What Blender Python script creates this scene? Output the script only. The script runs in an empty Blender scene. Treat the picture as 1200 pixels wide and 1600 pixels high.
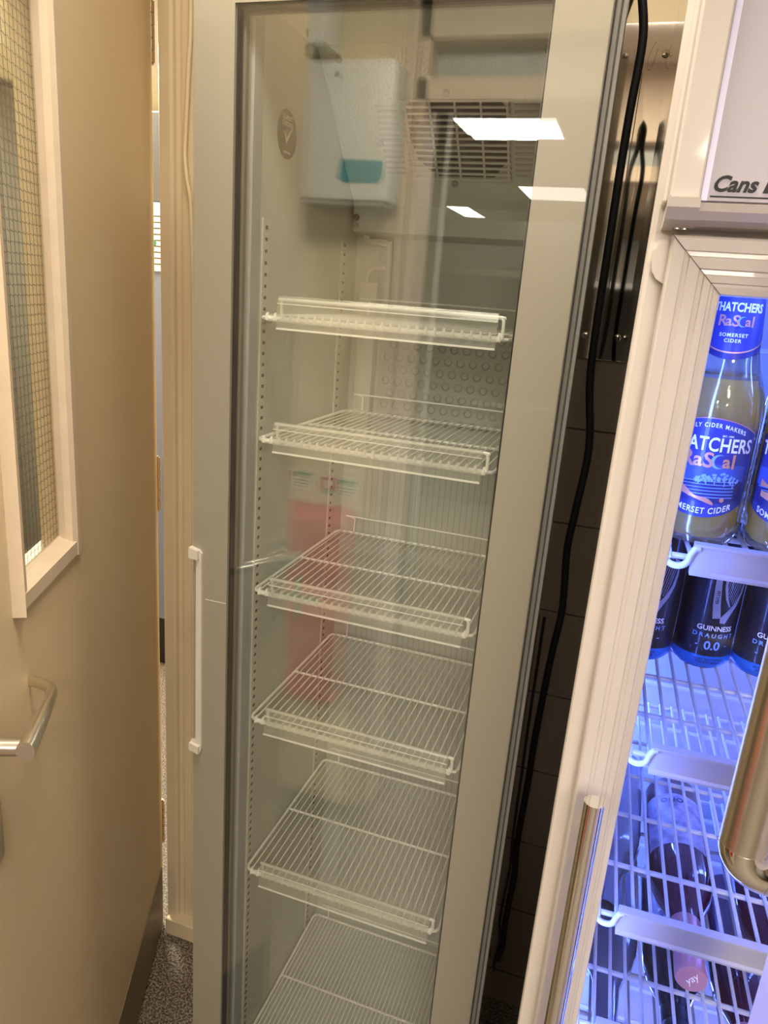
import bpy, bmesh, math, random
from mathutils import Vector, Matrix
random.seed(7)
C = bpy.context.scene.collection
PI = math.pi

# ------------------------------------------------------------------ camera
cam_d = bpy.data.cameras.new('camera'); cam = bpy.data.objects.new('camera', cam_d); C.objects.link(cam)
cam_d.sensor_fit = 'VERTICAL'; cam_d.sensor_height = 36.0; cam_d.lens = 36.0 * 1146 / 1600
cam_d.clip_start = 0.02; cam_d.clip_end = 60
pitch, yaw, roll = 0.288537, 0.306061, 0.0779612
fw = Vector((-math.sin(yaw) * math.cos(pitch), math.cos(yaw) * math.cos(pitch), -math.sin(pitch)))
r0 = Vector((math.cos(yaw), math.sin(yaw), 0)); u0 = r0.cross(fw)
rt = r0 * math.cos(roll) + u0 * math.sin(roll); up = -r0 * math.sin(roll) + u0 * math.cos(roll)
mw = Matrix(((rt.x, up.x, -fw.x, 0), (rt.y, up.y, -fw.y, 0), (rt.z, up.z, -fw.z, 0), (0, 0, 0, 1)))
mw.translation = Vector((0, -0.9, 1.727)); cam.matrix_world = mw
bpy.context.scene.camera = cam
# ------------------------------------------------------------------ world and exposure
vs = bpy.context.scene.view_settings
vs.view_transform = 'Standard'; vs.look = 'None'; vs.gamma = 1; vs.use_curve_mapping = False; vs.exposure = 0.42
try: bpy.context.scene.cycles.transparent_max_bounces = 24
except Exception: pass
w = bpy.data.worlds.new('world'); bpy.context.scene.world = w; w.use_nodes = True
w.node_tree.nodes['Background'].inputs[0].default_value = (1, .93, .82, 1)
w.node_tree.nodes['Background'].inputs[1].default_value = 0.05
FILL_NEAR, FILL_HALL, LAMP_FAR, LAMP_OTHER, LED = 17.0, 40.0, 34.0, 150.0, 50.0
def area(name, loc, size, sizey, energy, col, rot=(0, 0, 0)):
    l = bpy.data.lights.new(name, 'AREA'); l.shape = 'RECTANGLE'; l.size = size; l.size_y = sizey
    l.energy = energy; l.color = col
    o = bpy.data.objects.new(name, l); C.objects.link(o); o.location = loc; o.rotation_euler = rot
    return o
# lamps of the ceiling panels (each sits just under its panel, built further down, except the next room's)
area('near_fill_light', (-0.34, -0.46, 2.60), 0.84, 0.28, FILL_NEAR, (1, .87, .70))  # unseen fill, added to light the fridge front, door leaf and gap
area('hall_front_fill', (0.62, -2.3, 2.60), 0.6, 0.6, FILL_HALL, (1, .88, .72))  # added fill for the fridge interior, placed clear of the reflections
area('hall_back_fill', (0.75, -4.3, 2.60), 0.6, 0.6, FILL_HALL * 2.2, (1, .88, .72))  # second added fill for the fridge, deeper in the hall
area('hall_panel_light', (-0.80, -3.35, 2.60), 0.5, 0.4, LAMP_FAR, (1, .90, .76))
area('next_room_light', (-2.4, 1.7, 2.60), 0.6, 0.6, LAMP_OTHER, (1, .90, .72))  # unseen lamp for the next room, no panel built

# ------------------------------------------------------------------ materials
def srgb(r, g, b):
    f = lambda c: (c / 255 / 12.92) if c <= 10 else ((c / 255 + .055) / 1.055) ** 2.4
    return (f(r), f(g), f(b), 1)
def mat(name, col, rough=.5, metal=0, coat=0, coat_rough=.05, noise=0, nscale=40, bump=0, bscale=200, emit=None, estr=0, spec=.5, trans=0, ior=1.45, stretch=(1, 1, 1)):
    m = bpy.data.materials.new(name); m.use_nodes = True; nt = m.node_tree; b = nt.nodes['Principled BSDF']
    b.inputs['Base Color'].default_value = col; b.inputs['Roughness'].default_value = rough
    b.inputs['Metallic'].default_value = metal; b.inputs['Coat Weight'].default_value = coat
    b.inputs['Coat Roughness'].default_value = coat_rough; b.inputs['Specular IOR Level'].default_value = spec
    b.inputs['Transmission Weight'].default_value = trans; b.inputs['IOR'].default_value = ior
    tc = nt.nodes.new('ShaderNodeTexCoord'); mp = nt.nodes.new('ShaderNodeMapping'); mp.inputs['Scale'].default_value = stretch
    nt.links.new(tc.outputs['Object'], mp.inputs[0])
    if noise:
        n = nt.nodes.new('ShaderNodeTexNoise'); n.inputs['Scale'].default_value = nscale; n.inputs['Detail'].default_value = 4
        nt.links.new(mp.outputs[0], n.inputs['Vector'])
        r = nt.nodes.new('ShaderNodeValToRGB'); r.color_ramp.elements[0].position = .3; r.color_ramp.elements[1].position = .7
        k0, k1 = 1 - noise, 1 + noise
        r.color_ramp.elements[0].color = (col[0] * k0, col[1] * k0, col[2] * k0, 1)
        r.color_ramp.elements[1].color = (min(1, col[0] * k1), min(1, col[1] * k1), min(1, col[2] * k1), 1)
        nt.links.new(n.outputs[0], r.inputs[0]); nt.links.new(r.outputs[0], b.inputs['Base Color'])
    if bump:
        n = nt.nodes.new('ShaderNodeTexNoise'); n.inputs['Scale'].default_value = bscale; n.inputs['Detail'].default_value = 2
        nt.links.new(mp.outputs[0], n.inputs['Vector'])
        bp = nt.nodes.new('ShaderNodeBump'); bp.inputs['Strength'].default_value = bump; bp.inputs['Distance'].default_value = .002
        nt.links.new(n.outputs[0], bp.inputs['Height']); nt.links.new(bp.outputs[0], b.inputs['Normal'])
    if emit:
        b.inputs['Emission Color'].default_value = emit; b.inputs['Emission Strength'].default_value = estr
    return m
def clear(name, tint, refl=1.0, rough=.0, ior=1.5, haze=0, hazecol=(.8, .8, .8, 1)):
    """thin clear glass or plastic: coloured see-through part, fresnel reflection, optional milky share"""
    m = bpy.data.materials.new(name); m.use_nodes = True; nt = m.node_tree; nt.nodes.clear()
    out = nt.nodes.new('ShaderNodeOutputMaterial'); tr = nt.nodes.new('ShaderNodeBsdfTransparent'); tr.inputs[0].default_value = tint
    gl = nt.nodes.new('ShaderNodeBsdfGlossy'); gl.inputs['Roughness'].default_value = rough
    fr = nt.nodes.new('ShaderNodeFresnel'); ge = nt.nodes.new('ShaderNodeNewGeometry')      # same reflectance on both faces of a thin pane
    io = nt.nodes.new('ShaderNodeMapRange'); io.inputs['To Min'].default_value = ior; io.inputs['To Max'].default_value = 1 / ior
    nt.links.new(ge.outputs['Backfacing'], io.inputs['Value']); nt.links.new(io.outputs[0], fr.inputs[0])
    mu = nt.nodes.new('ShaderNodeMath'); mu.operation = 'MULTIPLY'; mu.use_clamp = True; mu.inputs[1].default_value = refl
    nt.links.new(fr.outputs[0], mu.inputs[0])
    base = tr
    if haze:
        df = nt.nodes.new('ShaderNodeBsdfDiffuse'); df.inputs[0].default_value = hazecol
        tl = nt.nodes.new('ShaderNodeBsdfTranslucent'); tl.inputs[0].default_value = hazecol
        h2 = nt.nodes.new('ShaderNodeMixShader'); h2.inputs[0].default_value = .4
        nt.links.new(df.outputs[0], h2.inputs[1]); nt.links.new(tl.outputs[0], h2.inputs[2])
        hz = nt.nodes.new('ShaderNodeMixShader'); hz.inputs[0].default_value = haze
        nt.links.new(tr.outputs[0], hz.inputs[1]); nt.links.new(h2.outputs[0], hz.inputs[2]); base = hz
    mx = nt.nodes.new('ShaderNodeMixShader')
    nt.links.new(mu.outputs[0], mx.inputs[0]); nt.links.new(base.outputs[0], mx.inputs[1]); nt.links.new(gl.outputs[0], mx.inputs[2])
    nt.links.new(mx.outputs[0], out.inputs[0])
    return m
def emis(name, col, s):
    m = bpy.data.materials.new(name); m.use_nodes = True; nt = m.node_tree; nt.nodes.clear()
    o = nt.nodes.new('ShaderNodeOutputMaterial'); e = nt.nodes.new('ShaderNodeEmission')
    e.inputs[0].default_value = col; e.inputs[1].default_value = s; nt.links.new(e.outputs[0], o.inputs[0]); return m

M = dict(
    leaf=mat('leaf_paint', (.66, .52, .315, 1), .42, noise=.03, nscale=3, bump=.12, bscale=500, stretch=(1, 1, .2)),
    bead=mat('bead_paint', (.62, .50, .36, 1), .45, noise=.04, nscale=30),
    trim=mat('frame_paint', (.62, .50, .32, 1), .45, noise=.05, nscale=12, bump=.15, bscale=60, stretch=(1, 1, .15)),
    cream=mat('cream_wall_paint', (.72, .60, .38, 1), .6, noise=.02, nscale=5, bump=.1, bscale=300),
    yellow=mat('yellow_wall_paint', (.86, .80, .60, 1), .6, noise=.02, nscale=3),
    ceil=mat('ceiling_paint', (.80, .71, .54, 1), .8, noise=.03, nscale=60),
    kick=mat('kick_plate_brown', (.17, .125, .075, 1), .38, noise=.05, nscale=4),
    satin=mat('satin_steel', (.72, .68, .60, 1), .28, metal=1, bump=.05, bscale=900),
    chrome=mat('polished_chrome', (.80, .78, .74, 1), .05, metal=1),
    mirror=mat('polished_sheet', (.80, .77, .70, 1), .035, metal=1, bump=.03, bscale=6),
    brass=mat('aged_hinge', (.30, .22, .15, 1), .3, metal=1),
    fridge=mat('fridge_frame_beige', (.225, .204, .157, 1), .35, coat=1, coat_rough=.012, bump=.04, bscale=900),
    fside=mat('fridge_side_enamel', (.30, .28, .24, 1), .10, coat=1, coat_rough=.03),
    grey=mat('grey_trim', (.27, .26, .235, 1), .3, coat=.4),
    pale=mat('pale_gasket', (.42, .41, .37, 1), .5),
    bluegrey=mat('front_flange', (.36, .39, .42, 1), .4, noise=.04, nscale=20),
    olive=mat('door_return', (.17, .155, .125, 1), .4),
    black=mat('black_rubber', (.008, .008, .008, 1), .45),
    cableb=mat('black_cable', (.004, .004, .004, 1), .6, spec=.25),
    dark=mat('dark_void', (.02, .018, .016, 1), .7),
    liner=mat('fridge_liner', (.545, .56, .50, 1), .45, bump=.25, bscale=260),
    white=mat('white_coated_wire', (.92, .90, .84, 1), .35, coat=.3),
    strip=mat('slotted_strip', (.60, .59, .54, 1), .4),
    slot=mat('slot_dark', (.05, .045, .04, 1), .7),
    cooler=mat('cooler_white', (.555, .505, .46, 1), .38, coat=.2, noise=.015, nscale=20),
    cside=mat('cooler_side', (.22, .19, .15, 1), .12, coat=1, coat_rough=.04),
    cin=mat('cooler_liner', (.36, .38, .46, 1), .5),
    cshelf=mat('cooler_shelf_wire', (.44, .46, .52, 1), .4),
    tile=None,
    disp=mat('dispenser_white', (.78, .79, .74, 1), .4),
    teal=mat('teal_label', (.03, .30, .37, 1), .5),
    red=mat('red_cover', (.52, .035, .03, 1), .5, noise=.12, nscale=6),
    green=mat('green_print', (.02, .22, .10, 1), .5),
    redp=mat('red_print', (.5, .02, .03, 1), .5),
    paper=mat('paper', (.85, .83, .76, 1), .8),
    ink=mat('black_ink', (.015, .015, .018, 1), .6),
    steel=mat('brushed_steel', (.42, .43, .43, 1), .25, metal=1),
    hall=mat('hall_grey', (.30, .285, .25, 1), .7, noise=.05, nscale=2),
    darkgrey=mat('dark_panel', (.075, .07, .065, 1), .35),
    bluecab=mat('blue_cabinet', (.17, .20, .31, 1), .4),
    lamp=emis('lamp_diffuser', (1, .95, .84, 1), 9.0),
    led=emis('led_strip_blue', (.13, .22, 1, 1), LED),
    glass_door=clear('door_glass', (.99, .995, .985, 1), 1.65, .0, 1.52),
    glass_thin=clear('wired_glass_pane', (.90, .91, .86, 1), 1.0),
    glass_c=clear('cooler_glass', (.97, .97, .98, 1), .35),
    rail=clear('clear_rail_plastic', (.985, .985, .97, 1), .9, .15, 1.5, .16, (.92, .92, .86, 1)),
    crail=mat('white_rail_plastic', (.38, .38, .42, 1), .4),
    bglass=clear('bottle_glass', (.86, .88, .84, 1), 2.2, .02, 1.5, .04, (.6, .6, .5, 1)),
    cider=clear('golden_cider', (.85, .68, .25, 1), 1.0, .05, 1.4, .5, (1, .76, .18, 1)),
    lab=mat('label_blue', (.030, .040, .20, 1), .35, coat=.3, noise=.25, nscale=30),
    labn=mat('label_navy', (.018, .022, .12, 1), .4),
    labl=mat('label_lightblue', (.20, .38, .85, 1), .4),
    labw=mat('label_white', (.80, .84, .95, 1), .4),
    copper=mat('label_copper', (.70, .33, .17, 1), .35, metal=.4),
    rose=mat('rose_wine_bottle', (.045, .006, .022, 1), .06, coat=1),
    rosecap=mat('pink_capsule', (.55, .27, .30, 1), .3, metal=.4),
    clearb=mat('pale_frosted_bottle', (.16, .18, .25, 1), .1, coat=1),
    darkb=mat('dark_bottle', (.012, .012, .02, 1), .07, coat=1),
    canb=mat('can_black', (.014, .013, .026, 1), .3, metal=.35, coat=.5),
    canblue=mat('can_blue', (.02, .16, .62, 1), .3, metal=.3),
    cansil=mat('can_silver', (.35, .37, .46, 1), .35, metal=.4),
    floor=None, floor2=None)
def floor_mat(name, a, b_, c_):
    m = mat(name, a, .55); nt = m.node_tree; b = nt.nodes['Principled BSDF']
    tc = nt.nodes.new('ShaderNodeTexCoord'); n = nt.nodes.new('ShaderNodeTexNoise'); n.inputs['Scale'].default_value = 190; n.inputs['Detail'].default_value = 1.5
    nt.links.new(tc.outputs['Object'], n.inputs['Vector'])
    r = nt.nodes.new('ShaderNodeValToRGB'); e = r.color_ramp.elements; e[0].position = .40; e[0].color = a; e[1].position = .62; e[1].color = c_
    x = e.new(.5); x.color = b_
    nt.links.new(n.outputs[0], r.inputs[0]); nt.links.new(r.outputs[0], b.inputs['Base Color']); return m
M['floor'] = floor_mat('speckled_vinyl', (.04, .030, .02, 1), (.13, .10, .072, 1), (.27, .22, .165, 1))
def tile_mat():
    m = mat('wall_tile_taupe', (.2, .16, .12, 1), .22); nt = m.node_tree; b = nt.nodes['Principled BSDF']
    tc = nt.nodes.new('ShaderNodeTexCoord'); sx = nt.nodes.new('ShaderNodeSeparateXYZ'); cb = nt.nodes.new('ShaderNodeCombineXYZ')
    nt.links.new(tc.outputs['Object'], sx.inputs[0]); nt.links.new(sx.outputs[0], cb.inputs[0])
    ad = nt.nodes.new('ShaderNodeMath'); ad.inputs[1].default_value = -.095; nt.links.new(sx.outputs[2], ad.inputs[0]); nt.links.new(ad.outputs[0], cb.inputs[1])
    br = nt.nodes.new('ShaderNodeTexBrick'); br.offset = 0; br.inputs['Scale'].default_value = 1
    br.inputs['Brick Width'].default_value = .40; br.inputs['Row Height'].default_value = .20; br.inputs['Mortar Size'].default_value = .0016
    br.inputs['Color1'].default_value = (.33, .26, .20, 1); br.inputs['Color2'].default_value = (.34, .27, .205, 1); br.inputs['Mortar'].default_value = (.06, .045, .035, 1)
    nt.links.new(cb.outputs[0], br.inputs['Vector']); nt.links.new(br.outputs[0], b.inputs['Base Color']); return m
M['tile'] = tile_mat()
def tube_bounce(m): return m
def stud_mat():
    """white plastic back plate with moulded rings (upper part) and fine ribs (lower part)"""
    m = mat('back_plate_plastic', (.48, .485, .43, 1), .4); nt = m.node_tree; b = nt.nodes['Principled BSDF']
    tc = nt.nodes.new('ShaderNodeTexCoord'); sx = nt.nodes.new('ShaderNodeSeparateXYZ'); nt.links.new(tc.outputs['Object'], sx.inputs[0])
    wv = nt.nodes.new('ShaderNodeMath'); wv.operation = 'MULTIPLY'; wv.inputs[1].default_value = 2 * PI / .0115
    nt.links.new(sx.outputs[0], wv.inputs[0]); s = nt.nodes.new('ShaderNodeMath'); s.operation = 'SINE'; nt.links.new(wv.outputs[0], s.inputs[0])
    g = nt.nodes.new('ShaderNodeMath'); g.operation = 'GREATER_THAN'; g.inputs[1].default_value = .93; nt.links.new(s.outputs[0], g.inputs[0])
    z = nt.nodes.new('ShaderNodeMath'); z.operation = 'LESS_THAN'; z.inputs[1].default_value = 1.47; nt.links.new(sx.outputs[2], z.inputs[0])
    k = nt.nodes.new('ShaderNodeMath'); k.operation = 'MULTIPLY'; nt.links.new(g.outputs[0], k.inputs[0]); nt.links.new(z.outputs[0], k.inputs[1])
    mx = nt.nodes.new('ShaderNodeMixRGB'); mx.inputs[1].default_value = (.48, .485, .43, 1); mx.inputs[2].default_value = (.33, .34, .29, 1)
    nt.links.new(k.outputs[0], mx.inputs[0]); nt.links.new(mx.outputs[0], b.inputs['Base Color'])
    return m
M['back'] = stud_mat()

# ------------------------------------------------------------------ helpers
def obj(name, bm, m, parent=None, smooth=False):
    me = bpy.data.meshes.new(name); bmesh.ops.recalc_face_normals(bm, faces=bm.faces[:]); bm.to_mesh(me); bm.free()
    me.materials.append(m)
    if smooth:
        for p in me.polygons: p.use_smooth = True
        try: me.set_sharp_from_angle(angle=math.radians(40))
        except Exception: pass
    o = bpy.data.objects.new(name, me); C.objects.link(o)
    if parent: o.parent = parent
    return o
def tag(o, label, cat, group=None, kind=None):
    o['label'] = label; o['category'] = cat
    if group: o['group'] = group
    if kind: o['kind'] = kind
    return o
def thing(name, label, cat, loc=(0, 0, 0), rotz=0, group=None):
    o = bpy.data.objects.new(name, None); C.objects.link(o); o.location = loc; o.rotation_euler = (0, 0, rotz); o.empty_display_size = .1
    return tag(o, label, cat, group)
def struct(name, bm, m, parent=None, label=None, smooth=False):
    o = obj(name, bm, m, parent, smooth)
    if not parent: o['kind'] = 'structure'
    if label: o['label'] = label
    return o
def box(bm, x0, x1, y0, y1, z0, z1, bev=0, seg=2):
    r = bmesh.ops.create_cube(bm, size=1); vs_ = r['verts']
    bmesh.ops.scale(bm, vec=(x1 - x0, y1 - y0, z1 - z0), verts=vs_)
    bmesh.ops.translate(bm, vec=((x0 + x1) / 2, (y0 + y1) / 2, (z0 + z1) / 2), verts=vs_)
    if bev:
        es = list({e for v in vs_ for e in v.link_edges})
        bmesh.ops.bevel(bm, geom=es, offset=bev, segments=seg, affect='EDGES', profile=.5)
    return bm
def B(x0, x1, y0, y1, z0, z1, bev=0, seg=2): return box(bmesh.new(), x0, x1, y0, y1, z0, z1, bev, seg)
def tube(bm, pts, r, n=8, caps=True):
    pts = [Vector(p) for p in pts]; rings = []
    rr = r if isinstance(r, (list, tuple)) else [r] * len(pts)
    ref = None
    for i, p in enumerate(pts):
        t = (pts[min(i + 1, len(pts) - 1)] - pts[max(i - 1, 0)]).normalized()
        if ref is None: ref = t.orthogonal().normalized()
        ref = (ref - t * ref.dot(t)).normalized(); b2 = t.cross(ref)
        rings.append([bm.verts.new(p + (ref * math.cos(2 * PI * k / n) + b2 * math.sin(2 * PI * k / n)) * rr[i]) for k in range(n)])
    for a, b_ in zip(rings, rings[1:]):
        for k in range(n): bm.faces.new((a[k], a[(k + 1) % n], b_[(k + 1) % n], b_[k]))
    if caps: bm.faces.new(rings[0][::-1]); bm.faces.new(rings[-1])
    return bm
def T(pts, r, n=8): return tube(bmesh.new(), pts, r, n)
def smooth_path(pts, sub=5):
    pts = [Vector(p) for p in pts]; out = []
    for i in range(len(pts) - 1):
        p0 = pts[max(i - 1, 0)]; p1 = pts[i]; p2 = pts[i + 1]; p3 = pts[min(i + 2, len(pts) - 1)]
        for k in range(sub):
            t = k / sub
            out.append(.5 * ((2 * p1) + (p2 - p0) * t + (2 * p0 - 5 * p1 + 4 * p2 - p3) * t * t + (3 * p1 - p0 - 3 * p2 + p3) * t ** 3))
    out.append(pts[-1]); return out
def lathe(prof, n=40, bm=None):
    bm = bm or bmesh.new(); rings = []
    for r, z in prof:
        rings.append([bm.verts.new((r * math.cos(2 * PI * k / n), r * math.sin(2 * PI * k / n), z)) for k in range(n)] if r > 1e-6 else [bm.verts.new((0, 0, z))])
    for a, b_ in zip(rings, rings[1:]):
        for k in range(n):
            k2 = (k + 1) % n
            if len(a) == 1 and len(b_) == 1: continue
            if len(a) == 1: bm.faces.new((a[0], b_[k2], b_[k]))
            elif len(b_) == 1: bm.faces.new((a[k], a[k2], b_[0]))
            else: bm.faces.new((a[k], a[k2], b_[k2], b_[k]))
    return bm
def prism(bm, pts2, axis, a, b_):
    """extrude a 2-D outline along an axis: axis 'x' -> pts (y,z), 'y' -> (x,z), 'z' -> (x,y)"""
    f = {'x': lambda p, t: (t, p[0], p[1]), 'y': lambda p, t: (p[0], t, p[1]), 'z': lambda p, t: (p[0], p[1], t)}[axis]
    v0 = [bm.verts.new(f(p, a)) for p in pts2]; v1 = [bm.verts.new(f(p, b_)) for p in pts2]; n = len(pts2)
    bm.faces.new(v0); bm.faces.new(v1[::-1])
    for i in range(n): bm.faces.new((v0[i], v0[(i + 1) % n], v1[(i + 1) % n], v1[i]))
    return bm
def text_bm(body, size, ext=.0002, offset=0, shear=0, spacing=1.0, align='CENTER', resol=3):
    cu = bpy.data.curves.new('txt', 'FONT'); cu.body = body; cu.size = size; cu.extrude = ext; cu.offset = offset
    cu.shear = shear; cu.space_character = spacing; cu.align_x = align; cu.align_y = 'CENTER'; cu.resolution_u = resol
    o = bpy.data.objects.new('txt', cu); C.objects.link(o)
    dg = bpy.context.evaluated_depsgraph_get(); me = bpy.data.meshes.new_from_object(o.evaluated_get(dg))
    bm = bmesh.new(); bm.from_mesh(me); bpy.data.objects.remove(o); bpy.data.curves.remove(cu); bpy.data.meshes.remove(me)
    return bm
def wrap(bm, rad, z0=0, phi=0, off=.0004, dx=0, dz=0):
    """bend a flat drawing (x right, y up, z out) round a lathe of radius rad(z)"""
    for v in bm.verts:
        u, h, d = v.co.x + dx, v.co.y + dz, v.co.z; R = rad(z0 + h) + off + d; a = u / rad(z0 + h) + phi
        v.co = Vector((R * math.sin(a), -R * math.cos(a), z0 + h))
    return bm
def patch(u0, u1, top, bot, n=24, m=6):
    bm = bmesh.new(); g = []
    for i in range(n + 1):
        u = u0 + (u1 - u0) * i / n; t, b_ = top(u), bot(u)
        g.append([bm.verts.new((u, b_ + (t - b_) * j / m, 0)) for j in range(m + 1)])
    for i in range(n):
        for j in range(m): bm.faces.new((g[i][j], g[i + 1][j], g[i + 1][j + 1], g[i][j + 1]))
    return bm
def join(dst, src, mtx=None):
    me = bpy.data.meshes.new('t'); src.to_mesh(me); src.free()
    if mtx: me.transform(mtx)
    dst.from_mesh(me); bpy.data.meshes.remove(me); return dst
def copy_tree(o, parent=None):
    c = o.copy(); C.objects.link(c)
    if parent: c.parent = parent
    for ch in list(o.children): copy_tree(ch, c)
    return c
def xf(bm, mtx): bm.transform(mtx); return bm

# ================================================================== SETTING
H = 2.64
struct('floor', B(-4.2, 3.2, -14.2, 4.2, -.1, 0), M['floor'])
struct('ceiling', B(-4.2, 3.2, -14.2, 4.2, H, H + .1), M['ceil'])
struct('wall_back', B(-1.02, 3.2, .62, .74, 0, 1.96), M['tile'], label='taupe tiled wall seen in the gap between the two fridges')
struct('wall_back_upper', B(-1.02, 3.2, .62, .74, 1.96, H), M['cream'])
bm = B(-.965, -.60, .512, .62, 0, H); struct('wall_left', bm, M['cream'], label='cream wall between the door frame and the tall fridge')
bm = bmesh.new(); box(bm, -4.2, -1.92, .512, .62, 0, H); box(bm, -1.92, -.98, .512, .62, 2.40, H); struct('wall_doorway', bm, M['cream'])
# door frame round the doorway
bm = bmesh.new()
prism(bm, [(-.974, .490), (-.969, .484), (-.945, .484), (-.940, .489), (-.938, .497), (-.929, .499), (-.926, .495), (-.921, .494), (-.900, .496), (-.895, .512), (-.960, .512), (-.960, .66), (-.974, .66)], 'z', 0.0, 2.40)
struct('trim_1', bm, M['trim'], label='cream painted door frame beside the tall fridge', smooth=False)
bm = bmesh.new(); box(bm, -1.96, -1.90, .486, .66, 0, 2.36, .004); box(bm, -1.96, -.94, .486, .66, 2.355, 2.42, .004); struct('trim_2', bm, M['trim'])
bm = B(-.966, -.60, .465, .512, 0, .052, .004); struct('baseboard_left', bm, M['trim'], label='cream painted skirting at the foot of the door frame')
# mirror side: the wall opposite the fridge, and the long hall beyond
struct('wall_front', B(-4.2, -.70, -1.27, -1.15, 0, H), M['cream'], label='cream wall opposite the tall fridge, seen reflected in its glass')
bm = bmesh.new()
for x0, x1, y in ((-.735, -.72, -1.155), (-.72, -.685, -1.17), (-.685, -.66, -1.162), (-.66, -.63, -1.18)): box(bm, x0, x1, -1.29, y + .01, 0, H, .003)
struct('trim_3', bm, M['bead'], label='pale door lining reflected in the fridge glass')
struct('trim_5', B(-.66, 1.6, -1.30, -1.17, 2.370, H, .003), M['bead'], label='pale beam over the opening behind the camera, reflected at the top of the fridge glass')
struct('trim_6', B(-.66, 1.6, -1.30, -1.17, 2.225, 2.282, .003), M['bead'], label='pale lintel under the frosted transom, reflected in the fridge glass')
struct('window_1', B(-.66, 1.6, -1.245, -1.235, 2.282, 2.370), mat('frosted_transom', (.34, .36, .35, 1), .25, noise=.5, nscale=260, bump=.6, bscale=240), label='frosted transom strip reflected at the top of the fridge glass')
struct('wall_hall_left', B(-4.3, -4.2, -14.2, 4.2, 0, H), M['hall'])
struct('wall_hall_far', B(-4.2, 3.2, -14.3, -14.2, 0, H), M['hall'])
struct('wall_right', B(3.2, 3.3, -14.2, 4.2, 0, H), M['hall'])
struct('wall_next_room', B(-4.2, 0, 3.2, 3.3, 0, H), M['yellow'], label='pale yellow wall of the next room behind the wired glass')
struct('trim_4', B(-.985, -.93, -2.6, -2.5, 0, H, .003), M['hall'])

# ================================================================== ROOM DOOR (hinged leaf, standing open)
dd = Vector((.396, -.918, 0)).normalized(); nn = Vector((.918, .396, 0)).normalized()
HX, HY = -.995, .500
def leaf_m():
    return Matrix(((dd.x, -nn.x, 0, HX), (dd.y, -nn.y, 0, HY), (0, 0, 1, 0), (0, 0, 0, 1)))
# local: x = distance from the hinge, y = behind the visible face, z = height
door = bpy.data.objects.new('door_1', None); C.objects.link(door); door['kind'] = 'structure'
door['label'] = 'cream painted room door with a wired glass panel, standing open at the left'; door.matrix_world = leaf_m()
WX0, WX1, WZ0, WZ1 = .600, .800, 1.335, 2.10
LW = .965
bm = bmesh.new()
prism(bm, [(0, .006), (.002, .002), (.006, 0), (WX0, 0), (WX0, .044), (0, .044)], 'z', .015, 2.34)
box(bm, WX1, LW, 0, .044, .015, 2.34); box(bm, WX0, WX1, 0, .044, .015, WZ0); box(bm, WX0, WX1, 0, .044, WZ1, 2.34)
obj('leaf', bm, M['leaf'], door)
# beads: projecting moulding and deep reveal
bm = bmesh.new()
prism(bm, [(WX0 - .024, 0), (WX0 - .022, -.008), (WX0 - .002, -.009), (WX0 + .006, -.004), (WX0 + .007, .006), (WX0 + .004, .018), (WX0 - .001, .018), (WX0 - .001, 0)], 'z', WZ0 - .022, WZ1 + .022)
prism(bm, [(WX1 + .001, 0), (WX1 + .001, .018), (WX1 - .004, .018), (WX1 - .010, .010), (WX1 - .010, -.006), (WX1 + .004, -.008), (WX1 + .022, -.016), (WX1 + .024, 0)], 'z', WZ0 - .022, WZ1 + .022)
prism(bm, [(0, WZ0 - .022), (-.008, WZ0 - .020), (-.008, WZ0), (.010, WZ0 + .006), (.018, WZ0 + .010), (.018, WZ0 - .001), (0, WZ0 - .001)], 'x', WX0 - .02, WX1 + .02)
prism(bm, [(0, WZ1 + .022), (-.008, WZ1 + .020), (-.006, WZ1 - .008), (.018, WZ1 - .008), (.018, WZ1 + .001), (0, WZ1 + .001)], 'x', WX0 - .02, WX1 + .02)
obj('glazing_bead', bm, M['bead'], door)
obj('glass', B(WX0 + .002, WX1 - .002, .016, .020, WZ0 + .002, WZ1 - .002), M['glass_thin'], door)
bm = bmesh.new(); px = .0125
nx = int((WX1 - WX0) / px)
for i in range(1, nx + 1):
    x = WX0 + i * px - .004
    tube(bm, [(x, .018, WZ0 + .004), (x, .018, WZ1 - .004)], .00028, 4)
for k in range(int((WZ1 - WZ0) / px)):
    z = WZ0 + .006 + k * px; pts = []
    for i in range(nx * 4 + 1):
        x = WX0 + .003 + i * px / 4
        if x > WX1 - .003: break
        pts.append((x, .018, z + .0011 * math.sin(i * PI / 2 + .6)))
    tube(bm, pts, .00033, 4)
obj('glass_wire_mesh', bm, M['slot'], door)
o = obj('kick_plate', B(.02, LW - .02, -.0025, .001, .02, .200, .0008), M['kick'], door); o['label'] = 'dark brown kick plate'
for zc, hh in ((2.185, .054), (1.265, .063), (.327, .065)):
    bm = bmesh.new(); n = 5
    for k in range(n):
        z0 = zc - hh + k * 2 * hh / n; tube(bm, [(-.009, .004, z0 + .0008), (-.009, .004, z0 + 2 * hh / n - .0008)], .0075, 14)
    tube(bm, [(-.009, .004, zc - hh - .003), (-.009, .004, zc + hh + .003)], .005, 12)
    box(bm, -.006, .0005, .006, .036, zc - hh, zc + hh)
    obj('hinge', bm, M['brass'], door, True)
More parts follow.
